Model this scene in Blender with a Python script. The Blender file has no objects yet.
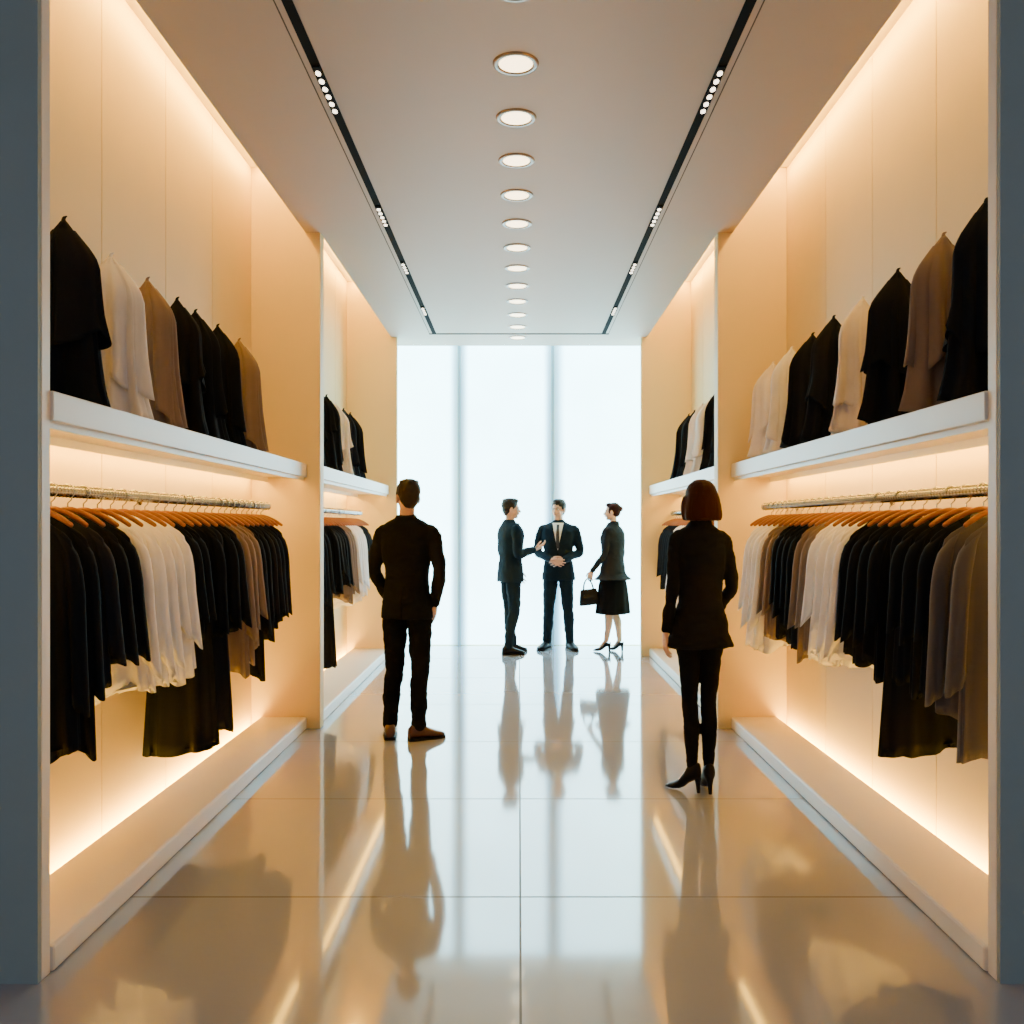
import bpy, math, random
from mathutils import Vector, Matrix, noise
from mathutils.bvhtree import BVHTree
random.seed(7)
S = bpy.context.scene
COL = S.collection
PI = math.pi
ORD = ['first','second','third','fourth','fifth','sixth','seventh','eighth','ninth','tenth','eleventh','twelfth','thirteenth','fourteenth','fifteenth','sixteenth','seventeenth','eighteenth','nineteenth','twentieth','twenty-first','twenty-second','twenty-third','twenty-fourth','twenty-fifth','twenty-sixth','twenty-seventh','twenty-eighth','twenty-ninth','thirtieth','thirty-first','thirty-second']

# ------------------------------------------------------------ materials
def mat(name, color, rough=0.6, metal=0.0, emit=None, estr=0.0, bump=0.0, bscale=200.0, vary=0.0, spec=0.5, sheen=0.0, stretch=(1,1,1), vscale=6.0):
    m = bpy.data.materials.new(name); m.use_nodes = True
    nt = m.node_tree; b = nt.nodes['Principled BSDF']
    b.inputs['Base Color'].default_value = (*color, 1)
    b.inputs['Roughness'].default_value = rough
    b.inputs['Metallic'].default_value = metal
    b.inputs['Specular IOR Level'].default_value = spec
    if sheen: 
        b.inputs['Sheen Weight'].default_value = sheen
        b.inputs['Sheen Roughness'].default_value = 0.5
    if emit:
        b.inputs['Emission Color'].default_value = (*emit, 1)
        b.inputs['Emission Strength'].default_value = estr
    if bump or vary:
        tc = nt.nodes.new('ShaderNodeTexCoord')
        mp = nt.nodes.new('ShaderNodeMapping'); mp.inputs['Scale'].default_value = stretch
        nt.links.new(tc.outputs['Object'], mp.inputs['Vector'])
    if bump:
        n = nt.nodes.new('ShaderNodeTexNoise'); n.inputs['Scale'].default_value = bscale
        nt.links.new(mp.outputs['Vector'], n.inputs['Vector'])
        bp = nt.nodes.new('ShaderNodeBump'); bp.inputs['Strength'].default_value = bump
        bp.inputs['Distance'].default_value = 0.004
        nt.links.new(n.outputs['Fac'], bp.inputs['Height'])
        nt.links.new(bp.outputs['Normal'], b.inputs['Normal'])
    if vary:
        n2 = nt.nodes.new('ShaderNodeTexNoise'); n2.inputs['Scale'].default_value = vscale
        nt.links.new(mp.outputs['Vector'], n2.inputs['Vector'])
        mx = nt.nodes.new('ShaderNodeMix'); mx.data_type = 'RGBA'
        mx.inputs[6].default_value = (*[c*(1-vary) for c in color], 1)
        mx.inputs[7].default_value = (*[min(1, c*(1+vary)) for c in color], 1)
        nt.links.new(n2.outputs['Fac'], mx.inputs[0])
        nt.links.new(mx.outputs[2], b.inputs['Base Color'])
    return m

MT = {}
MT['wall'] = mat('wall_paint', (.82,.66,.35), .55, bump=.05, bscale=60)
MT['panel'] = mat('wall_panel', (.84,.675,.35), .5, vary=.02)
MT['seam'] = mat('seam_dark', (.12,.07,.03), .8, vary=.05)
MT['front'] = mat('front_paint', (.30,.37,.39), .7, vary=.04, bump=.05, bscale=90)
MT['white'] = mat('shelf_lacquer', (.86,.80,.73), .35, vary=.02)
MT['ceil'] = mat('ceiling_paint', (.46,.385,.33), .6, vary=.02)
MT['chrome'] = mat('brushed_chrome', (.50,.51,.54), .25, 1.0, vary=.05)
MT['steel'] = mat('dark_steel', (.10,.09,.085), .8, 0.0, vary=.05, spec=.1)
MT['wood'] = mat('hanger_wood', (.27,.085,.015), .4, vary=.4, vscale=30, stretch=(1,6,6))
MT['blk'] = mat('black_metal', (.006,.006,.007), .9, vary=.1, spec=.08)
WARM = (1.0,.53,.045)
MT['led'] = mat('led_warm', (1,.9,.7), .5, emit=WARM, estr=44, vary=.01)
MT['led_fill'] = mat('led_front_fill', (1,.9,.7), .5, emit=WARM, estr=18, vary=.01)  # added fill strip under the shelf front, brightens plinth and garments
MT['glow'] = mat('led_groove', (1,.9,.7), .5, emit=WARM, estr=75, vary=.01)
MT['cove'] = mat('cove_warm', (1,.9,.7), .5, emit=WARM, estr=120, vary=.01)
MT['lens'] = mat('downlight_lens', (1,.95,.85), .5, emit=(1.0,.74,.40), estr=6, vary=.01)
MT['cell'] = mat('spot_cell', (1,.95,.85), .5, emit=(1.0,.85,.65), estr=5, vary=.01)
MT['trim'] = mat('downlight_trim', (.26,.19,.15), .35, .8, vary=.04)

def fab(name, c, sheen=.12, spec=.2):
    return mat(name, c, .9, bump=.25, bscale=380, vary=.12, spec=spec, sheen=sheen, vscale=9)
F_ = {
 'black': fab('fabric_black', (.0052,.0068,.0105), 0, .10),
 'coal': fab('fabric_charcoal', (.012,.014,.021), 0, .12),
 'white': fab('fabric_white', (.88,.86,.90)),
 'cream': fab('fabric_cream', (.82,.74,.70)),
 'tan': fab('fabric_taupe', (.19,.142,.12)),
 'grey': fab('fabric_grey', (.080,.077,.083)),
}
CN = {'black':'black','coal':'charcoal black','white':'white','cream':'cream','tan':'taupe','grey':'dark grey'}
MT['skin'] = mat('skin', (.60,.35,.25), .5, vary=.08, bump=.05, bscale=150)
MT['skin2'] = mat('skin_pale', (.66,.41,.31), .5, vary=.06, bump=.05, bscale=150)
MT['suit'] = fab('suit_black', (.0055,.0062,.0088), 0, .08)
MT['suit2'] = fab('suit_navy', (.006,.015,.027), 0, .08)
MT['slate'] = fab('jacket_slate', (.012,.016,.024), 0, .08)
MT['trou'] = fab('trouser_black', (.0042,.0048,.0068), 0, .06)
MT['hair'] = mat('hair_dark', (.009,.006,.005), .55, bump=.6, bscale=120, vary=.3, stretch=(1,1,.15), spec=.25)
MT['hairr'] = mat('hair_auburn', (.026,.0040,.0026), .6, bump=.5, bscale=120, vary=.3, stretch=(1,1,.12), spec=.12)
MT['shoeb'] = mat('leather_brown', (.060,.019,.009), .35, vary=.2)
MT['shoek'] = mat('leather_black', (.004,.004,.006), .45, vary=.1, spec=.14)
MT['bag'] = mat('bag_leather', (.004,.004,.005), .6, vary=.1, spec=.15)
MT['shirt'] = mat('shirt_white', (.75,.77,.8), .8, vary=.03)
MT['tie'] = mat('tie_dark', (.015,.02,.035), .5, vary=.2)
MT['eye'] = mat('eye_white', (.8,.8,.8), .2, vary=.02)
MT['iris'] = mat('iris', (.02,.012,.01), .2, vary=.1)
MT['lip'] = mat('lip', (.42,.15,.13), .4, vary=.05)

def floor_mat():
    m = bpy.data.materials.new('polished_tile'); m.use_nodes = True
    nt = m.node_tree; b = nt.nodes['Principled BSDF']; N = nt.nodes; L = nt.links
    tc = N.new('ShaderNodeTexCoord'); sx = N.new('ShaderNodeSeparateXYZ'); L.new(tc.outputs['Object'], sx.inputs[0])
    def line(sock, off, per, w):
        a = N.new('ShaderNodeMath'); a.operation='ADD'; a.inputs[1].default_value = off; L.new(sock, a.inputs[0])
        p = N.new('ShaderNodeMath'); p.operation='PINGPONG'; p.inputs[1].default_value = per/2; L.new(a.outputs[0], p.inputs[0])
        c = N.new('ShaderNodeMath'); c.operation='LESS_THAN'; c.inputs[1].default_value = w; L.new(p.outputs[0], c.inputs[0])
        return c.outputs[0]
    l1 = line(sx.outputs['Y'], -3.63, 1.30, .006); l2 = line(sx.outputs['X'], -.005, 3.4, .004)
    mx = N.new('ShaderNodeMath'); mx.operation='MAXIMUM'; L.new(l1, mx.inputs[0]); L.new(l2, mx.inputs[1])
    no = N.new('ShaderNodeTexNoise'); no.inputs['Scale'].default_value = 1.3; L.new(tc.outputs['Object'], no.inputs['Vector'])
    c1 = N.new('ShaderNodeMix'); c1.data_type='RGBA'; c1.inputs[6].default_value=(.30,.32,.39,1); c1.inputs[7].default_value=(.33,.345,.415,1); L.new(no.outputs['Fac'], c1.inputs[0])
    c2 = N.new('ShaderNodeMix'); c2.data_type='RGBA'; c2.inputs[7].default_value=(.03,.027,.027,1); L.new(c1.outputs[2], c2.inputs[6]); L.new(mx.outputs[0], c2.inputs[0])
    L.new(c2.outputs[2], b.inputs['Base Color'])
    rr = N.new('ShaderNodeMapRange'); rr.inputs['To Min'].default_value=.08; rr.inputs['To Max'].default_value=.6; L.new(mx.outputs[0], rr.inputs['Value'])
    L.new(rr.outputs[0], b.inputs['Roughness'])
    b.inputs['IOR'].default_value = 1.75
    cw = N.new('ShaderNodeMapRange'); cw.inputs['To Min'].default_value=.5; cw.inputs['To Max'].default_value=0; L.new(mx.outputs[0], cw.inputs['Value']); L.new(cw.outputs[0], b.inputs['Coat Weight'])
    b.inputs['Coat Roughness'].default_value = .055
    return m
MT['floor'] = floor_mat()

def window_mat():
    m = bpy.data.materials.new('frosted_glow'); m.use_nodes = True
    nt = m.node_tree; N = nt.nodes; L = nt.links; b = N['Principled BSDF']
    b.inputs['Base Color'].default_value=(.8,.9,.95,1); b.inputs['Roughness'].default_value=.4
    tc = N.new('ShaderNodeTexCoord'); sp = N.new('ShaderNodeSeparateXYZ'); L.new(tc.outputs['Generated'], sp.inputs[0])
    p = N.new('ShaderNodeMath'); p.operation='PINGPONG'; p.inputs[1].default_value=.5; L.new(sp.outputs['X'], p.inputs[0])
    r = N.new('ShaderNodeMapRange'); r.interpolation_type='SMOOTHSTEP'; r.inputs['From Min'].default_value=0; r.inputs['From Max'].default_value=.10; L.new(p.outputs[0], r.inputs['Value'])  # soft shadow bands at pane edges, put into emission colour and strength
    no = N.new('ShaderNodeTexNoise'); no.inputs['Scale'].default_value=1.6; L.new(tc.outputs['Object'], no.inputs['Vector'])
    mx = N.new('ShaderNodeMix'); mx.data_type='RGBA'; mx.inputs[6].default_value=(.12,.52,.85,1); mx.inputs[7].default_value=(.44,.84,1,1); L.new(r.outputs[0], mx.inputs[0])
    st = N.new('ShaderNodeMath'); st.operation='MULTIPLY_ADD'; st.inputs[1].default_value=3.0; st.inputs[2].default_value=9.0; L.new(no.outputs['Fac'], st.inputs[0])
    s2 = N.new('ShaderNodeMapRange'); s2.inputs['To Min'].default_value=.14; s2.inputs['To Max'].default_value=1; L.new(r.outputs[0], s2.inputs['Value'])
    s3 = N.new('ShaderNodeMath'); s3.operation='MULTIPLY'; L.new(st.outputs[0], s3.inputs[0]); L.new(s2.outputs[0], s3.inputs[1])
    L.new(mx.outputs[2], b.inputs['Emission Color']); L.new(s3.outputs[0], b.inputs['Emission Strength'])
    return m
MT['win'] = window_mat()
MT['mull'] = mat('mullion_blue', (.30,.48,.60), .5, emit=(.20,.54,.80), estr=.6, vary=.03)  # faint emission paints window glow into the mullion, which is no lamp

# ------------------------------------------------------------ mesh helpers
class M:
    def __init__(s): s.V=[]; s.F=[]
    def rings(s, R, cap=True):
        n=len(R[0]); b=len(s.V)
        for r in R: s.V += [tuple(p) for p in r]
        for i in range(len(R)-1):
            for j in range(n):
                k=(j+1)%n
                s.F.append((b+i*n+j, b+i*n+k, b+(i+1)*n+k, b+(i+1)*n+j))
        if cap:
            for i,rev in ((0,True),(len(R)-1,False)):
                c=sum((Vector(p) for p in R[i]), Vector())/n
                ci=len(s.V); s.V.append(tuple(c))
                for j in range(n):
                    k=(j+1)%n
                    s.F.append((ci,b+i*n+k,b+i*n+j) if rev else (ci,b+i*n+j,b+i*n+k))
    def box(s,x0,x1,y0,y1,z0,z1):
        b=len(s.V)
        s.V += [(x0,y0,z0),(x1,y0,z0),(x1,y1,z0),(x0,y1,z0),(x0,y0,z1),(x1,y0,z1),(x1,y1,z1),(x0,y1,z1)]
        for f in ((0,3,2,1),(4,5,6,7),(0,1,5,4),(1,2,6,5),(2,3,7,6),(3,0,4,7)): s.F.append(tuple(b+i for i in f))
    def tube(s, pts, rad, n=12, sub=4, sq=1.0, ref=None, caps=True):
        P=[Vector(p) for p in pts]
        if sub>1 and len(P)>2:
            Q=[];RR=[]
            for i in range(len(P)-1):
                p0=P[max(i-1,0)];p1=P[i];p2=P[i+1];p3=P[min(i+2,len(P)-1)]
                for k in range(sub):
                    t=k/sub
                    Q.append(.5*((2*p1)+(-p0+p2)*t+(2*p0-5*p1+4*p2-p3)*t*t+(-p0+3*p1-3*p2+p3)*t**3))
                    RR.append(rad[i]+(rad[i+1]-rad[i])*(t*t*(3-2*t)))
            Q.append(P[-1]);RR.append(rad[-1])
        else: Q=P;RR=list(rad)
        T=[]
        for i in range(len(Q)):
            a=Q[max(i-1,0)];c=Q[min(i+1,len(Q)-1)]
            T.append((c-a).normalized())
        up=Vector(ref) if ref else (Vector((0,1,0)) if abs(T[0].y)<.9 else Vector((1,0,0)))
        R=[]
        X=up.cross(T[0]).normalized()
        fr=[]
        for t in T:
            X=(X-t*X.dot(t)).normalized(); Y=t.cross(X); fr.append((X.copy(),Y))
        def ring(c,r,f): return [c+f[0]*(r*math.cos(2*PI*j/n))+f[1]*(r*sq*math.sin(2*PI*j/n)) for j in range(n)]
        if caps:
            for a in (80,55,28):
                a=math.radians(a); R.append(ring(Q[0]-T[0]*RR[0]*math.sin(a),RR[0]*math.cos(a),fr[0]))
        for q,r,f in zip(Q,RR,fr): R.append(ring(q,r,f))
        if caps:
            for a in (28,55,80):
                a=math.radians(a); R.append(ring(Q[-1]+T[-1]*RR[-1]*math.sin(a),RR[-1]*math.cos(a),fr[-1]))
        s.rings(R)
    def ell(s,c,r,Rm=None,n=18,m=12):
        c=Vector(c);R=[]
        for i in range(1,m):
            ph=-PI/2+PI*i/m; ring=[]
            for j in range(n):
                th=2*PI*j/n
                p=Vector((r[0]*math.cos(ph)*math.cos(th), r[1]*math.cos(ph)*math.sin(th), r[2]*math.sin(ph)))
                if Rm: p=Rm@p
                ring.append(c+p)
            R.append(ring)
        s.rings(R)
    def hor(s, L, n=36, p=2.4, sub=3, fold=None):
        L=[tuple(l)+(0,)*(5-len(l)) for l in L]; Q=[]
        for i in range(len(L)-1):
            for k in range(sub):
                t=k/sub; a=[L[max(i-1,0)][q] for q in range(5)]; b=L[i]; c=L[i+1]; d=L[min(i+2,len(L)-1)]
                Q.append([.5*(2*b[q]+(-a[q]+c[q])*t+(2*a[q]-5*b[q]+4*c[q]-d[q])*t*t+(-a[q]+3*b[q]-3*c[q]+d[q])*t**3) for q in range(5)])
        Q.append(L[-1]); R=[]
        for z,w,d,cx,cy in Q:
            ring=[]
            for j in range(n):
                th=2*PI*j/n; c=math.cos(th); si=math.sin(th)
                k=1+(fold(th,z) if fold else 0)
                ring.append((cx+w*k*math.copysign(abs(c)**(2/p),c), cy+d*k*math.copysign(abs(si)**(2/p),si), z))
            R.append(ring)
        s.rings(R)
    def mesh(s,name):
        me=bpy.data.meshes.new(name); me.from_pydata([tuple(v) for v in s.V],[],s.F); me.validate(); me.update(); return me
    def build(s,name,m,parent=None,smooth=False,bevel=0):
        me=s.mesh(name)
        return mk(name,me,m,parent,smooth,bevel)
def mk(name,me,m,parent=None,smooth=False,bevel=0):
    o=bpy.data.objects.new(name,me); COL.objects.link(o)
    if m and not me.materials: me.materials.append(m)
    if parent: o.parent=parent
    if smooth:
        me.polygons.foreach_set('use_smooth',[True]*len(me.polygons))
    if bevel:
        b=o.modifiers.new('bevel','BEVEL'); b.width=bevel; b.segments=2; b.limit_method='ANGLE'
    return o
def tag(o,label,cat,group=None,kind=None):
    if label: o['label']=label
    if cat: o['category']=cat
    if group: o['group']=group
    if kind: o['kind']=kind
    return o
def empty(name,loc,label,cat,group=None,rz=0):
    o=bpy.data.objects.new(name,None); COL.objects.link(o); o.empty_display_size=.1
    o.location=loc; o.rotation_euler=(0,0,rz); return tag(o,label,cat,group)
def struct(name,mm,m,bevel=0):
    o=mm.build(name,m,None,False,bevel); o['kind']='structure'; return o
def copy_tree(o):
    c=o.copy(); COL.objects.link(c)
    for ch in list(o.children):
        k=ch.copy(); COL.objects.link(k); k.parent=c
        for g in list(ch.children):
            h=g.copy(); COL.objects.link(h); h.parent=k
    return c
def remesh(mm,name,m,parent,voxel,smooth=4,amp=0,ns=(10,10,16),seed=0):
    me=mm.mesh(name); o=bpy.data.objects.new(name,me); COL.objects.link(o)
    r=o.modifiers.new('r','REMESH'); r.mode='VOXEL'; r.voxel_size=voxel
    if smooth:
        q=o.modifiers.new('s','SMOOTH'); q.factor=.5; q.iterations=smooth
    dg=bpy.context.evaluated_depsgraph_get(); dg.update()
    ne=bpy.data.meshes.new_from_object(o.evaluated_get(dg)); o.modifiers.clear()
    o.data=ne; ne.name=name; bpy.data.meshes.remove(me)
    if amp:
        nr=[v.normal.copy() for v in ne.vertices]; off=Vector((seed*3.1,seed*1.7,seed))
        for v,nn in zip(ne.vertices,nr):
            p=Vector((v.co.x*ns[0],v.co.y*ns[1],v.co.z*ns[2]))+off
            a=noise.noise(p); c=1-abs(noise.noise(p*1.9))*2
            v.co+=nn*(amp*(a*.9+c*.45))
    ne.materials.clear(); ne.materials.append(m)
    ne.polygons.foreach_set('use_smooth',[True]*len(ne.polygons))
    if parent: o.parent=parent
    return o

# ------------------------------------------------------------ the room
CZ=3.65
XB=1.97
Y0,Y1=2.94,6.62
Y2,Y3=6.74,10.3
YW=11.2
XN,XF=1.56,1.465
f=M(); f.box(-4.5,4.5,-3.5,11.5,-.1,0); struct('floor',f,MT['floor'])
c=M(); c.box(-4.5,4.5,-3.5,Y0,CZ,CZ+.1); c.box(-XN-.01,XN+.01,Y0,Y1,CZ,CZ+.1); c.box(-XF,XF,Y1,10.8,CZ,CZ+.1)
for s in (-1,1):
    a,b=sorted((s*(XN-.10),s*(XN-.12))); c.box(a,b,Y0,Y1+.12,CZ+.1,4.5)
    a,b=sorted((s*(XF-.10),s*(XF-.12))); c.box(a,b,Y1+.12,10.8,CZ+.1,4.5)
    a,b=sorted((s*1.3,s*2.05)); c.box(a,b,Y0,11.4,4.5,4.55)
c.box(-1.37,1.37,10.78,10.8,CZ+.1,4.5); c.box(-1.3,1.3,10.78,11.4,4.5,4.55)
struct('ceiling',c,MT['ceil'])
SEAM=[3.5,4.25,5.02,5.78]
for s,nm in ((-1,'left'),(1,'right')):
    w=M()
    def bx(x0,x1,y0,y1,z0,z1,w=w,s=s):
        a,b=sorted((s*x0,s*x1)); w.box(a,b,y0,y1,z0,z1)
    cuts=[Y0]+SEAM+[Y1+.06,7.4,8.15,8.9,9.65,10.35,11.4]
    for a,b in zip(cuts[:-1],cuts[1:]): bx(XB,XB+.02,a+.004,b-.004,0,4.5)
    struct('wall_'+nm,w,MT['panel'])
    w=M(); a,b=sorted((s*(XB+.02),s*(XB+.1))); w.box(a,b,Y0,11.4,0,4.5); struct('wall_'+nm+'_backing',w,MT['seam'])
    w=M(); a,b=sorted((s*1.462,s*XB)); w.box(a,b,Y1,Y2,0,4.5); struct('wall_'+nm+'_divider',w,MT['wall'],.004)
    w=M(); a,b=sorted((s*1.397,s*XB)); w.box(a,b,Y3,Y3+.07,0,4.5); struct('wall_'+nm+'_end',w,MT['wall'],.004)
    w=M(); a,b=sorted((s*1.572,s*4.5)); w.box(a,b,Y0,Y0+.02,0,CZ); struct('wall_front_'+nm,w,MT['front'])
    w=M(); a,b=sorted((s*1.57,s*2.2)); w.box(a,b,Y0+.02,Y0+.075,0,4.5); struct('trim_'+('1' if s<0 else '2'),w,MT['white'],.003)
w=M(); w.box(-2,2,YW+.06,YW+.16,0,4.5); struct('wall_back',w,MT['wall'])
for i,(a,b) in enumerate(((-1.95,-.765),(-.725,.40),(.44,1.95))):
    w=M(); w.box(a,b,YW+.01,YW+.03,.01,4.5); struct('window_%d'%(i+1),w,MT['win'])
for i,x in enumerate((-.745,.42)):
    w=M(); w.box(x-.018,x+.018,YW-.015,YW+.04,0,4.5); struct('trim_%d'%(i+3),w,MT['mull'],.008)

# ------------------------------------------------------------ shelves, plinths, rails, led strips
SHZ0,SHZ1=1.85,1.95
for s,nm in ((-1,'left'),(1,'right')):
    for bay,(ya,yb,xf) in (('front',(Y0+.075,Y1,XN)),('rear',(Y2,Y3,1.49))):
        where='%s wall, %s bay'%(nm,'nearest' if bay=='front' else 'far')
        t=empty('display_shelf',(s*(XB+xf)/2,(ya+yb)/2,SHZ0),'thick white lacquered shelf with a warm glow below it, %s'%where,'shelf','wall shelves')
        hw=(XB-xf)/2; hl=(yb-ya)/2
        q=M(); q.box(-hw,hw,-hl,hl,0,SHZ1-SHZ0); q.build('board',MT['white'],t,bevel=.004)
        a,b=sorted((s*(hw-.125),s*(hw-.115))); q=M(); q.box(a,b,-hl,hl,-.034,.001); q.build('added_lip',MT['white'],t)  # lip added to hide the rear strip and soften its glow
        q=M(); a,b=sorted((s*(hw-.085),s*(hw-.045))); q.box(a,b,-hl+.05,hl-.05,-.008,.001); q.build('light_strip',MT['led'],t)
        q=M(); a,b=sorted((-s*(hw-.022),-s*(hw-.030))); q.box(a,b,-hl,hl,-.024,.001); q.build('added_lip',MT['white'],t)  # lip added to hide the front fill strip
        q=M(); a,b=sorted((-s*(hw-.045),-s*(hw-.080))); q.box(a,b,-hl+.05,hl-.05,-.006,.001); q.build('light_strip',MT['led_fill'],t)  # extra strip added to light the plinth top and garment shoulders
        t=empty('display_plinth',(s*(XB+xf)/2,(ya+yb)/2,0),'low white plinth along the floor with glowing rear edge, %s'%where,'plinth','floor plinths')
        q=M(); a,b=sorted((-s*hw,s*(hw-.070))); q.box(a,b,-hl,hl,0,.09); q.build('platform',MT['white'],t,bevel=.012)
        q=M(); a,b=sorted((s*(hw-.062),s*(hw-.012))); q.box(a,b,-hl+.03,hl-.03,0,.026); q.build('light_strip',MT['glow'],t)
        zc,xc=(4.10,1.85) if bay=='front' else (4.26,1.85)
        t=empty('cove_light',(s*xc,(ya+yb)/2,zc),'warm strip light in the ceiling cove above the %s'%where,'strip light','cove lights')
        q=M(); a,b=sorted((s*-.03,s*(XB-xc))); q.box(a,b,-hl+.02,hl-.02,.022,.04); q.build('mounting_profile',MT['white'],t)
        q=M(); q.box(-.016,.016,-hl+.03,hl-.03,0,.021); q.build('light_strip',MT['cove'],t)
RX=1.75; RZ=1.63
for s,nm in ((-1,'left'),(1,'right')):
    for bay in ('front','rear'):
        ya,yb={'front':(Y0+.08,6.25),'rear':(Y2+.02,9.9)}[bay]
        if s>0: yb=6.4 if bay=='front' else 10.24
        t=empty('clothes_rail',(s*RX,ya,RZ),'ribbed chrome clothes rail below the shelf, %s wall, %s bay'%(nm,'nearest' if bay=='front' else 'far'),'clothes rail','clothes rails')
        q=M(); R=[]; n=int((yb-ya)/.009)
        for i in range(n+1):
            r=.0200+.0048*math.cos(i*PI/1.5)
            R.append([(r*math.cos(2*PI*j/12), i*(yb-ya)/n, r*math.sin(2*PI*j/12)) for j in range(12)])
        q.rings(R); q.build('tube',MT['chrome'],t,True)
        q=M(); q.ell((0,yb-ya,0),(.028,.014,.028)); q.build('end_cap',MT['chrome'],t,True)
        for yy in (.5*(yb-ya)+.03,yb-ya-.03):
            q=M(); q.tube([(0,yy,0),(s*(XB-RX)*.5,yy,.0),(s*(XB-RX-.006),yy,.0)],[.008,.008,.008],10,2,caps=False)
            q.tube([(s*(XB-RX-.008),yy,0),(s*(XB-RX),yy,0)],[.028,.028],16,1,caps=False); q.build('bracket',MT['chrome'],t,True)

# ------------------------------------------------------------ ceiling lights
def downlight():
    t=empty('ceiling_downlight',(0,0,0),'x','downlight','downlight row')
    R=[]
    for r,z in ((.080,-.001),(.080,-.005),(.086,-.008),(.099,-.007),(.107,-.003),(.108,-.0005)):
        R.append([(r*math.cos(2*PI*j/40),r*math.sin(2*PI*j/40),z) for j in range(40)])
    q=M(); q.rings(R,False); q.build('trim_ring',MT['trim'],t,True)
    q=M(); q.rings([[(r*math.cos(2*PI*j/40),r*math.sin(2*PI*j/40),z) for j in range(40)] for r,z in ((.081,-.001),(.081,-.003),(.055,-.005))]); q.build('lens',MT['lens'],t)
    return t
d0=downlight()
YS=[3.59]+[3.635+.557*i for i in range(1,13)]
for i,y in enumerate(YS):
    o=d0 if i==0 else copy_tree(d0)
    o.location=(-.015,y,CZ)
    o['label']='round recessed downlight on the ceiling centreline, %s from the camera end'%ORD[i]
TX=.95
for s,nm in ((-1,'left'),(1,'right')):
    t=empty('lighting_track',(s*TX,Y0,CZ),'long black recessed lighting track, %s half of ceiling'%nm,'light track','lighting tracks')
    q=M(); q.box(-.022,.022,-3,10.1-Y0,-.006,-.0005); q.build('track_channel',MT['blk'],t)
    q=M(); q.box(s*.055-.003,s*.055+.003,-3,10.13-Y0,-.002,-.0005); q.build('thin_strip',MT['steel'],t)  # thin dark strip along the outer side of the track
    for k,(yc,n) in enumerate(((4.45,6),(6.25,5),(7.5,4),(9.0,4))):
        c=empty('track_spotlight',(s*TX,yc,CZ-.006),'row of small glowing spot cells in the %s ceiling track, %s from the camera end'%(nm,ORD[k]),'spotlight','track spotlights')
        q=M(); q.box(-.019,.019,-.04*n-.01,.04*n+.01,-.008,0); q.build('housing',MT['blk'],c)
        for i in range(n):
            y=(i-(n-1)/2)*.078
            R=[[(.0125*math.cos(2*PI*j/14),y+.022*math.sin(2*PI*j/14),z) for j in range(14)] for z in (-.007,-.012)]
            q=M(); q.rings(R); q.build('spot_cell',MT['cell'],c)
q=M(); q.box(-TX-.06,TX+.06,10.1,10.135,CZ-.005,CZ-.0005); tag(q.build('cross_track',MT['blk']),'thin black cross track joining both ceiling tracks before the window','light track')

# ------------------------------------------------------------ garments
NTH=64
def tri(a): return 1-2*abs(math.sin(a/2))
def sring(w,d,z,seed,fa,diag=0,zf=0,p=2.2,kf=6,cy=0):
    r=[]
    rnd=random.Random(seed); ph=[rnd.uniform(0,6.28) for _ in range(6)]
    for j in range(NTH):
        th=2*PI*j/NTH; c=math.cos(th); si=math.sin(th)
        k=fa*(.8*tri(kf*th+ph[0])+.45*math.sin((kf*2+1)*th+ph[1])+.45*math.sin(3*th+ph[2]))
        x=(w+k*.5)*math.copysign(abs(c)**(2/p),c); y=(d+k*.8)*math.copysign(abs(si)**(2/p),si)
        y+=fa*.55*math.sin(9*c+ph[3])+cy
        r.append((x,y,z+zf*(math.sin(2*th+ph[4])+.6*tri(kf*th+ph[5]))+diag*c))
    return r
def lin(tab,t):
    for (a,x),(b,y) in zip(tab[:-1],tab[1:]):
        if t<=b:
            q=(t-a)/(b-a); return x+(y-x)*q
    return tab[-1][1]
def mk_body(L,w,seed,dep=.030,flare=1.0,diag=0,folds=.010,drop=.085,zf=.012):
    R=[]
    for i,(ww,dz) in enumerate(((.035,0.0),(.050,.004),(w*.5,.026),(w*.78,.052),(w*.94,drop*.9),(w,drop*1.3))):
        R.append(sring(ww,lin([(0,.016),(5,dep*.9)],i),-dz,seed,0.0008*i,p=2.0))
    n=16
    for i in range(1,n+1):
        t=i/n; z=-drop*1.3-(L-drop*1.3)*t
        ww=w*(1+(flare-1)*t**1.2)
        R.append(sring(ww,dep*(1+.15*t),z,seed,.003+folds*t**.7,zf=zf*t**3,diag=diag*t**2,p=2.15))
    R.append([(x*.93,y*.8,z+.02) for x,y,z in R[-1]])
    m=M(); m.rings(R); return m
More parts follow.
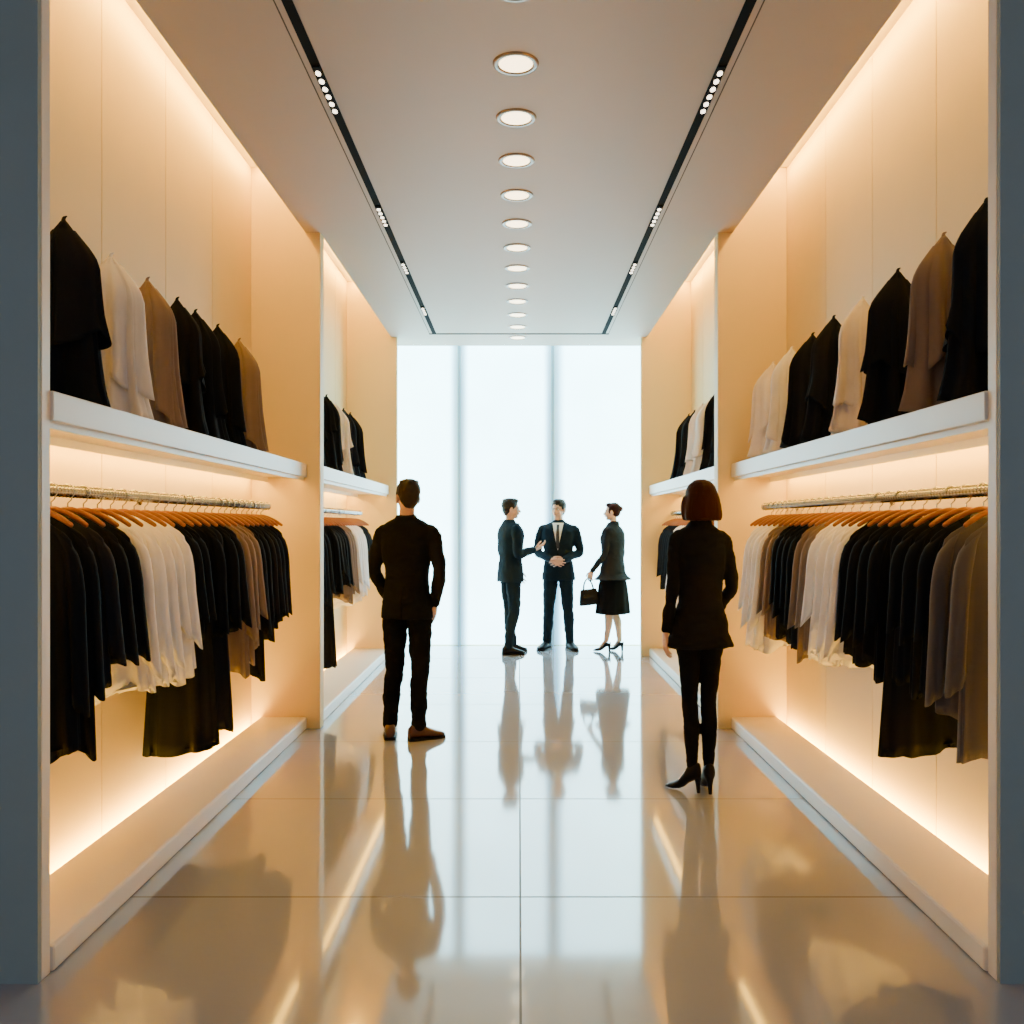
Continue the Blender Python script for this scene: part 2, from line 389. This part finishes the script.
def proto(kind,L,seed,w=.150):
    parts=[]
    rnd=random.Random(seed)
    if kind in ('jacket','shirt','coat'):
        sh=kind=='shirt'
        b=mk_body(L,w,seed,dep=.031,flare=1.30 if sh else 1.16,folds=.023 if sh else .016,diag=rnd.choice((-1,1))*rnd.uniform(.02,.06),zf=.024 if sh else .014)
        parts.append(('garment_body',b))
        for s in (-1,1):
            m=M(); sl=min(L*rnd.uniform(.68,.94),.68); yo=rnd.uniform(-.014,.014); out=rnd.uniform(.020,.046)
            R=[]; nn=12; ph=rnd.uniform(0,6)
            for i in range(nn+1):
                t=i/nn; cx=lin([(0,w-.045),(.1,w-.012),(.3,w+.008),(1,w+out)],t); rx=lin([(0,.026),(.12,.036),(.5,.033),(1,.044 if sh else .037)],t); ry=lin([(0,.020),(.15,.030),(1,.026)],t)
                z=-.060-(sl-.06)*t
                R.append([(s*(cx+rx*math.cos(a)),yo*t+ry*math.sin(a)*(1+.3*t*math.sin(5*a+ph)),z-.055*t*math.cos(a)*(1 if sh else .6)-.02*(1-t)*math.cos(a)) for a in [2*PI*j/20 for j in range(20)]])
            R.append([(x*.99,y*.75,z+.015) for x,y,z in R[-1]])
            m.rings(R)
            parts.append(('sleeve',m))
        m=M(); R=[]
        for r,z,dd in ((.046,-.012,.024),(.048,.010,.022),(.043,.020,.018),(.038,.008,.015)):
            R.append([(r*math.cos(2*PI*j/20),dd*math.sin(2*PI*j/20),z+.006*math.sin(2*PI*j/20)) for j in range(20)])
        m.rings(R,False); parts.append(('collar',m))
    elif kind=='dress':
        b=mk_body(L,w*.92,seed,dep=.028,flare=1.42,folds=.016,diag=.03); parts.append(('garment_body',b))
        m=M(); R=[]
        for r,z,dd in ((.046,-.012,.024),(.046,.006,.022),(.041,.008,.018)):
            R.append([(r*math.cos(2*PI*j/20),dd*math.sin(2*PI*j/20),z) for j in range(20)])
        m.rings(R,False); parts.append(('neckband',m))
    else:
        R=[]; n=32
        prof=[(0,.012),(.015,.020),(.035,.031),(.06,.045),(.10,.066),(.15,.092),(.20,.112),(.26,.124),(.38,.126),(.55,.128),(.75,.142),(.88,.155),(1,.178)]
        dp=[(0,.012),(.05,.022),(.12,.038),(.22,.052),(.4,.054),(.65,.060),(1,.080)]
        for i in range(n+1):
            t=(i/n)**1.25
            R.append(sring(lin(prof,t),lin(dp,t),L*(1-t)+.012*t,seed,.001+.038*t**.75,zf=.012*t**3,diag=-.010*t,p=2.0,kf=5))
        R=[[(x,y,max(z,.001)) for x,y,z in r] for r in R]
        b=M(); b.rings(R); parts.append(('garment_body',b))
        R=[]; LL=L*rnd.uniform(.60,.84); n=22; dg=rnd.choice((-1,1))*rnd.uniform(.06,.11)
        for i in range(n+1):
            t=(i/n); tt=.05+t*(LL/L-.05)
            R.append(sring(lin(prof,tt)*1.04+.003+.016*t**3,lin(dp,tt)*1.06+.005+.010*t**3,L*(1-tt),seed+5,.001+.034*t,zf=.030*t**3,diag=dg*t**2,p=2.0,kf=5))
        R.append([(x*.95,y*.90,z+.012) for x,y,z in R[-1]])
        R=[[(x,y,max(z,.01)) for x,y,z in r] for r in R]
        m=M(); m.rings(R,False); parts.append(('drape',m))
        m=M(); m.tube([(0,0,L-.004),(0,0,L+.012),(.010,0,L+.020)],[.011,.007,.003],10,3); parts.append(('neck_tip',m))
    return [(nm,mm.mesh(nm)) for nm,mm in parts]
PC={}
def garment(kind,L,col,loc,rz,label,cat,group,var=0):
    key=(kind,round(L,2),var)
    if key not in PC:
        PC[key]=proto(kind,L,int(L*100)*7+var*13+len(kind))
        for nm,me in PC[key]:
            me.materials.append(None); me.polygons.foreach_set('use_smooth',[True]*len(me.polygons))
    t=empty(kind,loc,label,cat,group,rz)
    for nm,me in PC[key]:
        o=bpy.data.objects.new(nm,me); COL.objects.link(o); o.parent=t
        o.material_slots[0].link='OBJECT'; o.material_slots[0].material=F_[col]
    return t
def hanger_proto():
    t=empty('clothes_hanger',(0,0,0),'x','hanger','x')
    q=M()
    pts=[(-.140,0,-.130),(-.100,0,-.104),(-.05,0,-.080),(0,0,-.068),(.05,0,-.080),(.100,0,-.104),(.140,0,-.130)]
    q.tube(pts,[.009,.011,.010,.010,.010,.011,.009],10,3,sq=.6,ref=(0,1,0)); q.build('shoulder_bar',MT['wood'],t,True)
    q=M(); hk=[(0,0,-.066),(0,0,-.045),(.014,0,-.032)]
    for a in range(-50,200,25):
        hk.append((.0275*math.cos(math.radians(a)),0,.0275*math.sin(math.radians(a))))
    q.tube(hk,[.0028]*len(hk),7,1); q.build('hook',MT['chrome'],t,True)
    return t
HP=hanger_proto(); used=[False]
def rack(s,bay,items,ya,nm):
    y=ya; k=0
    b='nearest' if bay=='front' else 'far'
    for cnt,colr,hem,kind,sp in items:
        for i in range(cnt):
            rz=random.uniform(-.12,.12)
            h=HP if not used[0] else copy_tree(HP); used[0]=True
            h.location=(s*RX,y,RZ); h.rotation_euler=(0,0,rz)
            h['label']='brown wooden hanger with metal hook, %s along the %s rail of the %s bay'%(ORD[k],nm,b)
            h['group']='hangers on the %s rail, %s bay'%(nm,b)
            L=1.515-(hem+random.uniform(-.03,.03)); L=round(L/.04)*.04
            garment(kind,L,colr,(s*RX,y,RZ-.108),rz,'%s %s hanging %s from the near end of the %s rail, %s bay'%(CN[colr],kind,ORD[k],nm,b),kind,'clothes on the %s rail, %s bay'%(nm,b),var=random.randint(0,2))
            y+=sp; k+=1
rack(-1,'front',[(2,'black',.66,'coat',.125),(1,'coal',.88,'jacket',.125),(2,'black',.92,'jacket',.12),
                 (5,'white',.76,'shirt',.118),(2,'black',.86,'jacket',.115),(1,'black',.30,'dress',.11),(1,'black',.86,'jacket',.115),(1,'coal',.36,'dress',.11),(2,'black',.84,'jacket',.115),
                 (3,'tan',.70,'jacket',.11),(1,'black',.60,'coat',.11),(5,'black',.82,'jacket',.105)],3.24,'left')
rack(1,'front',[(1,'grey',.66,'coat',.13),(1,'grey',.76,'coat',.13),(3,'black',.86,'jacket',.125),(1,'black',.54,'dress',.115),(4,'black',.86,'jacket',.12),
                (4,'white',.80,'shirt',.125),(2,'tan',.76,'jacket',.12),(4,'black',.82,'jacket',.115),(2,'tan',.76,'jacket',.11),(4,'white',.76,'shirt',.11)],3.26,'right')
rack(-1,'rear',[(4,'black',.80,'jacket',.12),(2,'black',.30,'dress',.12),(5,'black',.92,'jacket',.12),(3,'tan',.80,'jacket',.12),(5,'white',.74,'shirt',.12),(3,'black',.9,'jacket',.12)],7.1,'left')
rack(1,'rear',[(7,'black',.9,'jacket',.125),(11,'white',.76,'shirt',.122),(6,'black',.84,'jacket',.12)],7.25,'right')
def shelf_row(s,bay,items,nm):
    b='nearest' if bay=='front' else 'far'
    for k,(y,colr,L) in enumerate(items):
        garment('cape',L,colr,(s*1.755,y,SHZ1),random.uniform(-.2,.2),'%s draped cape standing %s from the near end of the %s shelf, %s bay'%(CN[colr],ORD[k],nm,b),'cape','capes on the %s shelf, %s bay'%(nm,b),var=k%4)
shelf_row(-1,'front',[(3.47,'black',.72),(3.87,'white',.70),(4.25,'tan',.70),(4.62,'black',.70),(4.88,'black',.70),(5.24,'black',.70),(5.64,'tan',.70)],'left')
shelf_row(1,'front',[(3.38,'black',.76),(3.72,'tan',.74),(4.17,'black',.72),(4.60,'cream',.70),(5.02,'black',.70),(5.38,'black',.68),(5.80,'white',.68),(6.22,'cream',.66)],'right')
shelf_row(-1,'rear',[(7.45,'black',.72),(7.85,'black',.72),(8.2,'black',.72),(8.6,'white',.70),(9.0,'black',.70),(9.35,'black',.70)],'left')
shelf_row(1,'rear',[(7.5,'black',.74),(7.85,'black',.74),(8.25,'white',.70),(8.6,'cream',.70),(9.0,'black',.68),(9.3,'black',.68)],'right')

# ------------------------------------------------------------ people
def hand(mm,w,D,N,Sd,curl=.35,sc=1.0,spread=.0):
    w=Vector(w); D=Vector(D).normalized(); N=Vector(N); N=(N-D*N.dot(D)).normalized(); Sd0=Vector(Sd)
    X=D.cross(N).normalized()
    if X.dot(Sd0)<0: X=-X
    fl=[(.030,.043,.026,.021),(.0095,.048,.030,.022),(-.0105,.044,.028,.021),(-.029,.034,.021,.018)]
    for i,(off,a,b,c) in enumerate(fl):
        k=w+D*(.088-.006*abs(i-1))*sc+X*off*sc
        mm.tube([w+X*off*.45*sc-D*.01,w+D*.045*sc+X*off*.85*sc,k],[.015*sc,.0135*sc,.0105*sc],8,3)
        p=k; ang=curl*.6; pts=[k-D*.01*sc]; dd=(D+X*(off*2.2+spread*off*20)).normalized()
        for seg in (a,b,c):
            dv=(dd*math.cos(ang)+N*math.sin(ang)); pts.append(p.copy()); p=p+dv*seg*sc; ang+=curl
        pts.append(p)
        mm.tube(pts,[.0098*sc,.0092*sc,.0085*sc,.0078*sc,.0066*sc],8,2)
    b0=w+D*.02*sc+X*.018*sc
    t1=b0+(D*.6+X*.75+N*.25).normalized()*.042*sc; t2=t1+(D*.85+X*.4+N*.3).normalized()*.033*sc; t3=t2+(D*.95+X*.1+N*.35).normalized()*.026*sc
    mm.tube([b0,t1,t2,t3],[.015*sc,.0115*sc,.0100*sc,.0082*sc],8,3)

def shoe_man(parent,ankle,yaw,m,z0=0.0):
    ax,ay=ankle[0],ankle[1]
    R=Matrix.Rotation(yaw,3,'Z'); st=[(-.076,.012,.055),(-.070,.030,.085),(-.045,.038,.112),(.0,.040,.115),(.04,.042,.100),(.08,.046,.078),(.12,.047,.062),(.155,.041,.051),(.182,.028,.040),(.194,.008,.028)]
    def T(p): return Vector((ax,ay,z0))+R@Vector(p)
    RR=[]
    for y,w,zt in st:
        zb=.016; h=(zt-zb)/2
        RR.append([T((w*math.copysign(abs(math.cos(a))**.8,math.cos(a)),y,zb+h+h*math.copysign(abs(math.sin(a))**.75,math.sin(a)))) for a in [2*PI*j/20 for j in range(20)]])
    q=M(); q.rings(RR); sh=q.build('shoe',m,parent,True)
    RR=[]
    for y,w,zt in st:
        w=w+.004; zz=.020 if y>.03 else .026
        RR.append([T((sx*w,y*1.02,z)) for sx,z in ((-1,0),(1,0),(1,zz-.004),(-1,zz-.004))])
    q=M(); q.rings(RR); q.build('sole',MT['shoek'],sh)
def shoe_heel(parent,ankle,yaw,m,boot=True,hh=.085):
    ax,ay=ankle[0],ankle[1]; R=Matrix.Rotation(yaw,3,'Z')
    def T(p): return Vector((ax,ay,0))+R@Vector(p)
    top=.176 if boot else .112
    st=[(-.055,.014,hh,hh+.045),(-.047,.029,hh-.005,top),(-.02,.035,hh-.012,top+.003),(.016,.035,hh*.62,top-.008 if boot else .110),(.042,.033,hh*.34,.118 if boot else .07),(.075,.035,.012,.070 if boot else .05),(.108,.035,.006,.048),(.138,.025,.006,.036),(.165,.006,.008,.020)]
    RR=[]
    for y,w,zb,zt in st:
        h=(zt-zb)/2
        RR.append([T((w*math.cos(a),y,zb+h+h*math.sin(a))) for a in [2*PI*j/18 for j in range(18)]])
    q=M(); q.rings(RR); sh=q.build('shoe',m,parent,True)
    q=M(); q.tube([T((0,-.036,hh+.005)),T((0,-.040,hh*.55)),T((0,-.042,.003))],[.022,.014,.011],10,3,caps=False); q.build('heel',m,sh,True)

def head_parts(t,c,Rm,skin,hairm,style,body,fem=False):
    c=Vector(c)
    def P(p): return c+Rm@Vector(p)
    k=.93 if fem else 1.0
    e=lambda p,r: body.ell(P(tuple(q*k for q in p)),tuple(q*k for q in r),Rm)
    e((0,-.012,.025),(.074,.092,.090)); e((0,.016,-.03),(.061,.068,.082)); e((0,.050,-.088),(.026,.028,.022)); e((0,.012,-.070),(.052,.055,.038))
    e((0,.074,.018),(.046,.013,.011)); e((0,.084,-.058),(.021,.009,.011)); e((0,.070,-.04),(.040,.020,.030))
    for s in (-1,1):
        e((s*.036,.058,-.03),(.022,.020,.022))
        if style!='bob': e((s*.079,-.006,-.008),(.009,.019,.031)); e((s*.075,-.002,-.032),(.008,.010,.012))
    body.tube([P((0,.078*k,.012*k)),P((0,.092*k,-.012*k)),P((0,.104*k,-.030*k))],[.007,.009,.012],8,3)
    e((0,.088,-.034),(.017,.012,.009))
    for s in (-1,1):
        q=M(); q.ell(P((s*.030*k,.0745*k,-.001*k)),(.0125,.011,.0085),Rm,12,8); ey=q.build('eye',MT['eye'],t,True)
        q=M(); q.ell(P((s*.030*k,.0845*k,-.001*k)),(.0058,.003,.0058),Rm,10,6); q.build('iris',MT['iris'],ey,True)
        q=M(); q.tube([P((s*.014*k,.087*k,.015*k)),P((s*.03*k,.0865*k,.021*k)),P((s*.047*k,.076*k,.016*k))],[.0025,.0035,.002],6,3); q.build('eyebrow',hairm,t,True)
    q=M(); q.tube([P((-.023*k,.086*k,-.055*k)),P((0,.0945*k,-.058*k)),P((.023*k,.086*k,-.055*k))],[.002,.0052,.002],8,4); q.build('lips',MT['lip'],t,True)
    h=M(); E=lambda p,r: h.ell(P(tuple(q*k for q in p)),tuple(q*k for q in r),Rm)
    if style=='short':
        E((0,-.022,.046),(.083,.096,.086)); E((0,-.050,.002),(.071,.060,.068)); E((0,.034,.094),(.052,.050,.030)); E((0,-.058,-.045),(.048,.034,.034))
        for s in (-1,1): E((s*.071,.012,.025),(.010,.02,.030))
        for i in range(16):
            a=i*2.4; rr=.02+.03*(i/16); E((rr*1.2*math.cos(a),-.012+rr*1.5*math.sin(a),.120-rr*.35),(.018,.022,.016))
    elif style=='bob':
        E((0,-.020,.034),(.096,.104,.096))
        h.hor([((c.z+v[0]*k),v[1]*k,v[2]*k,c.x+Rm.col[1].x*v[3]*k,c.y+Rm.col[1].y*v[3]*k) for v in ((.06,.086,.090,-.024),(.02,.102,.098,-.028),(-.03,.111,.096,-.036),(-.08,.117,.090,-.040),(-.115,.116,.084,-.042),(-.132,.108,.076,-.042))],32,2.3,3)
        for s in (-1,1): E((s*.090,.026,-.055),(.020,.040,.082))
    elif style=='bun':
        E((0,-.026,.042),(.082,.094,.083)); E((0,-.055,-.005),(.070,.058,.065)); E((0,-.112,.040),(.036,.034,.036)); E((0,.03,.09),(.055,.05,.03))
        for s in (-1,1): E((s*.071,.014,.01),(.010,.022,.042))
    if style=='bob': remesh(h,'hair',hairm,t,.006,4,.0026,(80,80,6),3)
    else: remesh(h,'hair',hairm,t,.006,2,.0032,(70,70,14),3)

def person(label,loc,rz,s,cfg):
    fem=cfg.get('fem',False); near=cfg.get('near',False)
    t=empty('person',loc,label,'person',None,rz); t.scale=(s,s,s)
    skin=MT['skin2'] if fem else MT['skin']
    lift=.05 if fem else 0
    def z(v): return v+lift
    B=M()
    wf=.80 if fem else 1.0
    B.hor([(z(.84),.12*wf,.080),(z(.95),.140*wf,.09),(z(1.1),.110*wf,.072),(z(1.3),.135*wf,.085),(z(1.42),.14*wf,.075),(z(1.48),.10*wf,.06),(z(1.515),.06*wf,.055)],28)
    hc=Vector((0,.012,z(1.685))) if not fem else Vector((0,.012,z(1.665)))
    Rm=Matrix.Rotation(cfg.get('hyaw',0),3,'Z')@Matrix.Rotation(cfg.get('hpitch',0),3,'X')
    B.tube([(0,-.012,z(1.45)),(0,-.008,z(1.54)),hc+Vector((0,-.014,-.04))],[.062*wf,.053*wf,.052*wf],16,4)
    head_parts(t,hc,Rm,skin,cfg['hairm'],cfg['hair'],B,fem)
    J=M()
    fl=cfg.get('flare',.188); jw=cfg.get('jw',1.0); dw=cfg.get('dw',1.0)
    if fem: rows=[(z(1.535),.056,.055),(z(1.515),.078,.064),(z(1.49),.116,.073),(z(1.460),.144*jw,.083),(z(1.40),.149*jw,.096*dw),(z(1.30),.146*jw,.110*dw),(z(1.2),.132*jw,.100*dw),(z(1.10),.124*jw,.094*dw),(z(1.0),.142*jw,.106*dw),(z(.90),.166*jw,.118*dw),(z(cfg['hem']),fl,cfg.get('flared',.134))]
    else: rows=[(1.56,.060,.060,0,-.012),(1.535,.080,.068,0,-.012),(1.51,.135,.080,0,-.01),(1.485,.170*jw,.092,0,-.005),(1.43,.188*jw,.108*dw),(1.34,.184*jw,.118*dw),(1.24,.166*jw,.112*dw),(1.12,.150*jw,.104*dw),(1.03,.160*jw,.110*dw),(.93,.176*jw,.118*dw),(cfg['hem'],.184*jw,.122*dw)]
    J.hor(rows,40,2.35)
    for sd,nm in ((-1,'L'),(1,'R')):
        el,wr,hd,pn,th,cu=cfg['arm'+nm]
        el=Vector(el)+Vector((0,0,lift)); wr=Vector(wr)+Vector((0,0,lift))
        sh=Vector((sd*(.182*(.77 if fem else 1)*(1 if fem else jw)),-.005,z(1.440)))
        aw=.74 if fem else .93*dw
        J.tube([sh+Vector((-sd*.06,0,.012)),sh+Vector((0,0,-.005)),(sh+el)/2+Vector((sd*.008,0,0)),el,(el+wr)/2,wr],[.046*aw,.058*aw,.054*aw,.049*aw,.045*aw,.039*aw],16,4)
        B.tube([sh,(sh+el)/2,el,(el+wr)/2,wr+(wr-el).normalized()*.02],[.036*aw,.034*aw,.030*aw,.029*aw,.024*aw],12,3)
        dd=Vector(hd)
        hand(B,wr+(wr-el).normalized()*.022,dd,pn,th,cu,.88 if fem else 1.0,.3)
    tr=M(); lw=.82 if fem else 1.0
    skirt=cfg.get('skirt')
    if not skirt: tr.hor([(z(1.06),.125*wf,.082),(z(.98),.148*wf,.096),(z(.90),.162*wf,.106),(z(.845),.160*wf,.100)],30)
    for sd,nm in ((-1,'L'),(1,'R')):
        kn,an,yaw=cfg['leg'+nm]
        hp=Vector((sd*.088*wf,0,z(.90))); kn=Vector((kn[0],kn[1],kn[2]+lift*.6)); an=Vector((an[0],an[1],.140 if fem else .09))
        cm=(kn*.62+an*.38)+Vector((0,-.016,0))
        if skirt: B.tube([hp,kn,cm,(cm+an)/2+Vector((0,-.003,0)),an],[.075,.048,.049,.036,.029],14,4)
        else: B.tube([hp,kn,cm,an],[.062*lw,.038*lw,.036*lw,.025*lw],12,3)
        B.tube([an,an+Matrix.Rotation(yaw,3,'Z')@Vector((0,.04,-.045 if fem else -.04)),an+Matrix.Rotation(yaw,3,'Z')@Vector((0,.10,-.115 if fem else -.05))],[.024,.020,.010 if fem else .018],10,3)
        if not skirt:
            if fem: rr=[.072,.076,.056,.045,.045,.034,.030]
            else: rr=[.086,.088,.076,.063,.059,.052,.051]
            tr.tube([hp+Vector((0,0,.03)),hp*.85+kn*.15,hp*.4+kn*.6,kn,cm,cm*.35+an*.65,an+Vector((0,0,.015))],rr,18,4)
        if fem: shoe_heel(t,an,yaw,cfg['shoe'],boot=not skirt)
        else: shoe_man(t,an,yaw,cfg['shoe'])
    remesh(B,'body',skin,t,.0045,3)
    vx=.008 if near else .010
    jk=remesh(J,'jacket',cfg['jm'],t,vx,3,.0085,(7,7,13),cfg['seed'])
    if skirt:
        K=M(); K.hor([(z(1.06),.125,.085),(z(.97),.150,.105),(z(.80),.190,.160),(z(.60),.215,.185),(skirt,.235,.200)],72,2.1,5,fold=lambda th,zz:(.045*math.sin(9*th)*max(0,min(1,(z(1.0)-zz)/.5))))
        remesh(K,'skirt',cfg['tm'],t,.009,2)
    else:
        remesh(tr,'trousers',cfg['tm'],t,vx,3,.010 if not fem else .005,(9,9,16),cfg['seed']+2)
    bv=BVHTree.FromPolygons([v.co.copy() for v in jk.data.vertices],[tuple(p.vertices) for p in jk.data.polygons])
    def patch(name,rows,off,m,front=1,thick=.004,nc=10):
        V=[];F=[]
        for zz,xl,xr in rows:
            for i in range(nc+1):
                x=xl+(xr-xl)*i/nc
                hit=bv.ray_cast(Vector((x,front*.145,zz)),Vector((0,-front,0)))
                y=hit[0].y if hit[0] else front*.06
                V.append((x,y+front*off,zz))
        n=nc+1
        for r in range(len(rows)-1):
            for i in range(nc): F.append((r*n+i,r*n+i+1,(r+1)*n+i+1,(r+1)*n+i))
        me=bpy.data.meshes.new(name); me.from_pydata(V,[],F); me.update()
        o=mk(name,me,m,t,True); so=o.modifiers.new('s','SOLIDIFY'); so.thickness=thick; so.offset=0
    def rws(z0,z1,fl,fr,n=14): return [(z0+(z1-z0)*i/n,fl(i/n),fr(i/n)) for i in range(n+1)]
    if cfg.get('shirt'):
        patch('shirt',rws(1.525,1.20,lambda u:-.066*(1-u)-.002,lambda u:.066*(1-u)+.002),.004,MT['shirt'])
        patch('tie',rws(1.505,1.22,lambda u:-(.012+.008*math.sin(u*2.4)) if u>.1 else -.016,lambda u:(.012+.008*math.sin(u*2.4)) if u>.1 else .016),.009,MT['tie'],nc=6)
    if cfg.get('lapel'):
        for sd in (-1,1):
            def inner(u,sd=sd): return sd*(.068*(1-u)+.002)
            def outer(u,sd=sd): return sd*(.068*(1-u)+.002+.050*math.sin(PI*min(1,.25+u*.75))*(1 if u<.3 or u>.34 else .8))
            patch('lapel',rws(1.52,1.19,inner,outer),.008,cfg['jm'],thick=.006,nc=6)
        for i in range(2):
            hit=bv.ray_cast(Vector((.0,.145,1.15-.1*i)),Vector((0,-1,0)))
            if hit[0]: q=M(); q.ell((0,hit[0].y+.003,1.15-.1*i),(.009,.004,.009),None,12,6); q.build('button',MT['blk'],t,True)
    q=M(); cz=z(1.53); cw=.064*(.90 if fem else 1); R=[]
    for r,dz in ((1.22,-.03),(1.12,.0),(1.04,.020),(.98,.022),(.97,.0)):
        R.append([(cw*r*math.cos(a),-.012+(cw+.002)*r*math.sin(a),cz+dz-.022*max(0,math.sin(a))) for a in [2*PI*j/32 for j in range(32)]])
    q.rings(R,False); q.build('collar',cfg['jm'],t,True)
    if cfg.get('vent'):
        patch('back_vent',[(cfg['hem']+.005,-.004,.004),(cfg['hem']+.12,-.003,.003),(cfg['hem']+.22,-.001,.001)],.002,MT['trou'],front=-1,thick=.003,nc=2)
    return t

person('man in black suit seen from behind with one hand at his pocket, brown shoes',(-.785,6.32,0),math.radians(-12),1.005,dict(
    near=True,seed=1,hem=.845,hair='short',hairm=MT['hair'],hyaw=math.radians(34),jm=MT['suit'],tm=MT['trou'],shoe=MT['shoeb'],vent=True,lapel=True,shirt=True,
    armL=((-.232,-.02,1.165),(-.175,.11,.965),(.25,.35,-1),(1,0,0),(0,1,0),.4),
    armR=((.250,-.045,1.165),(.198,.025,.955),(-.16,.16,-1),(-1,0,0),(0,1,0),.45),
    legL=((-.098,.015,.49),(-.122,-.01,0),math.radians(20)),
    legR=((.090,.02,.49),(.088,-.015,0),math.radians(-52))))
person('woman in black blazer and slim trousers seen from behind with auburn bob',(1.02,5.07,0),math.radians(8),.958,dict(
    near=True,fem=True,seed=4,hem=.80,flare=.200,hair='bob',hairm=MT['hairr'],hyaw=math.radians(16),jm=MT['suit'],tm=MT['trou'],shoe=MT['shoek'],lapel=False,
    armL=((-.172,-.02,1.15),(-.200,.020,.905),(0,.1,-1),(1,0,0),(0,1,0),.35),
    armR=((.180,-.04,1.15),(.150,.12,1.00),(-.5,.8,-.25),(-.3,-.2,-1),(0,.3,1),.5),
    legL=((-.056,.02,.49),(-.054,-.01,0),math.radians(48)),
    legR=((.054,.01,.49),(.040,-.03,0),math.radians(-6))))
person('man in dark navy suit standing in profile facing right, gesturing with one hand',(-.10,10.5,0),math.radians(-66),1.0,dict(
    seed=7,hem=.84,jw=1.06,dw=1.14,hair='short',hairm=MT['hair'],hyaw=math.radians(-16),jm=MT['suit2'],tm=MT['suit2'],shoe=MT['shoek'],lapel=True,shirt=True,
    armL=((-.235,.0,1.17),(-.16,.14,.97),(.2,.3,-.9),(.8,0,.2),(0,1,0),.4),
    armR=((.245,-.01,1.165),(.19,.20,1.21),(-.1,.95,.35),(-.6,.1,.8),(.4,.3,.6),.25),
    legL=((-.09,.03,.49),(-.095,.07,0),math.radians(6)),
    legR=((.09,.01,.49),(.10,-.07,0),math.radians(-8))))
person('man in dark navy suit and tie facing the camera with hands clasped at his waist',(.475,10.85,0),math.radians(174),1.0,dict(
    seed=9,hem=.84,jw=1.08,dw=1.08,hair='short',hairm=MT['hair'],hyaw=math.radians(-24),jm=MT['suit2'],tm=MT['suit2'],shoe=MT['shoek'],lapel=True,shirt=True,
    armL=((-.255,-.03,1.175),(-.085,.175,1.09),(.85,.35,-.25),(.2,-1,0),(0,.1,1),.5),
    armR=((.255,-.03,1.175),(.085,.185,1.09),(-.85,.35,-.25),(-.2,-1,0),(0,.1,1),.5),
    legL=((-.115,.02,.49),(-.14,0,0),math.radians(28)),
    legR=((.115,.02,.49),(.14,0,0),math.radians(-28))))
pc=person('woman in dark jacket and pleated skirt facing left and carrying a handbag',(1.11,10.65,0),math.radians(60),.965,dict(
    fem=True,seed=12,hem=.84,jw=1.28,dw=1.2,flare=.265,flared=.215,hair='bun',hairm=MT['hairr'],hyaw=math.radians(16),jm=MT['slate'],tm=MT['trou'],shoe=MT['shoek'],skirt=.47,
    armL=((-.225,.01,1.15),(-.225,.165,.955),(0,.35,-1),(1,0,0),(0,1,.2),.75),
    armR=((.235,-.02,1.155),(.225,.06,.93),(0,.15,-1),(-1,0,0),(0,1,0),.4),
    legL=((-.062,.03,.49),(-.065,.06,0),math.radians(8)),
    legR=((.062,.01,.49),(.065,-.06,0),math.radians(-12))))
HW=Matrix.Translation((1.11,10.65,0))@Matrix.Rotation(math.radians(60),4,'Z')@Matrix.Scale(.965,4)@Vector((-.225,.225,.955+.05-.105))
bag=empty('handbag',(HW.x+.02,HW.y-.01,HW.z-.305),'black trapezoid handbag held by the woman facing left','handbag',None,0)
bag.rotation_euler=(0,math.radians(-6),math.radians(8))
q=M(); R=[]
for z_,w,d in ((0,.118,.045),(.006,.122,.05),(.09,.112,.045),(.17,.098,.03),(.185,.09,.018)):
    R.append([(w*math.copysign(abs(math.cos(a))**.35,math.cos(a)),d*math.copysign(abs(math.sin(a))**.5,math.sin(a)),z_) for a in [2*PI*j/32 for j in range(32)]])
q.rings(R); q.build('bag_body',MT['bag'],bag,True)
for s in (-1,1):
    q=M(); q.tube([(-.06,s*.02,.165),(-.045,s*.016,.25),(0,s*.008,.305),(.045,s*.016,.25),(.06,s*.02,.165)],[.006]*5,8,5); q.build('handle',MT['bag'],bag,True)

# ------------------------------------------------------------ world, camera
w=bpy.data.worlds.new('world'); S.world=w; w.use_nodes=True
bg=w.node_tree.nodes['Background']; bg.inputs[0].default_value=(.72,.79,.88,1); bg.inputs[1].default_value=.52
cam=bpy.data.cameras.new('camera'); co=bpy.data.objects.new('camera',cam); COL.objects.link(co)
co.location=(0,0,1.5); co.rotation_euler=(PI/2,0,0)
cam.sensor_width=36; cam.lens=900/1024*36; cam.shift_x=-7/1024; cam.shift_y=13/1024; cam.clip_start=.05
S.camera=co
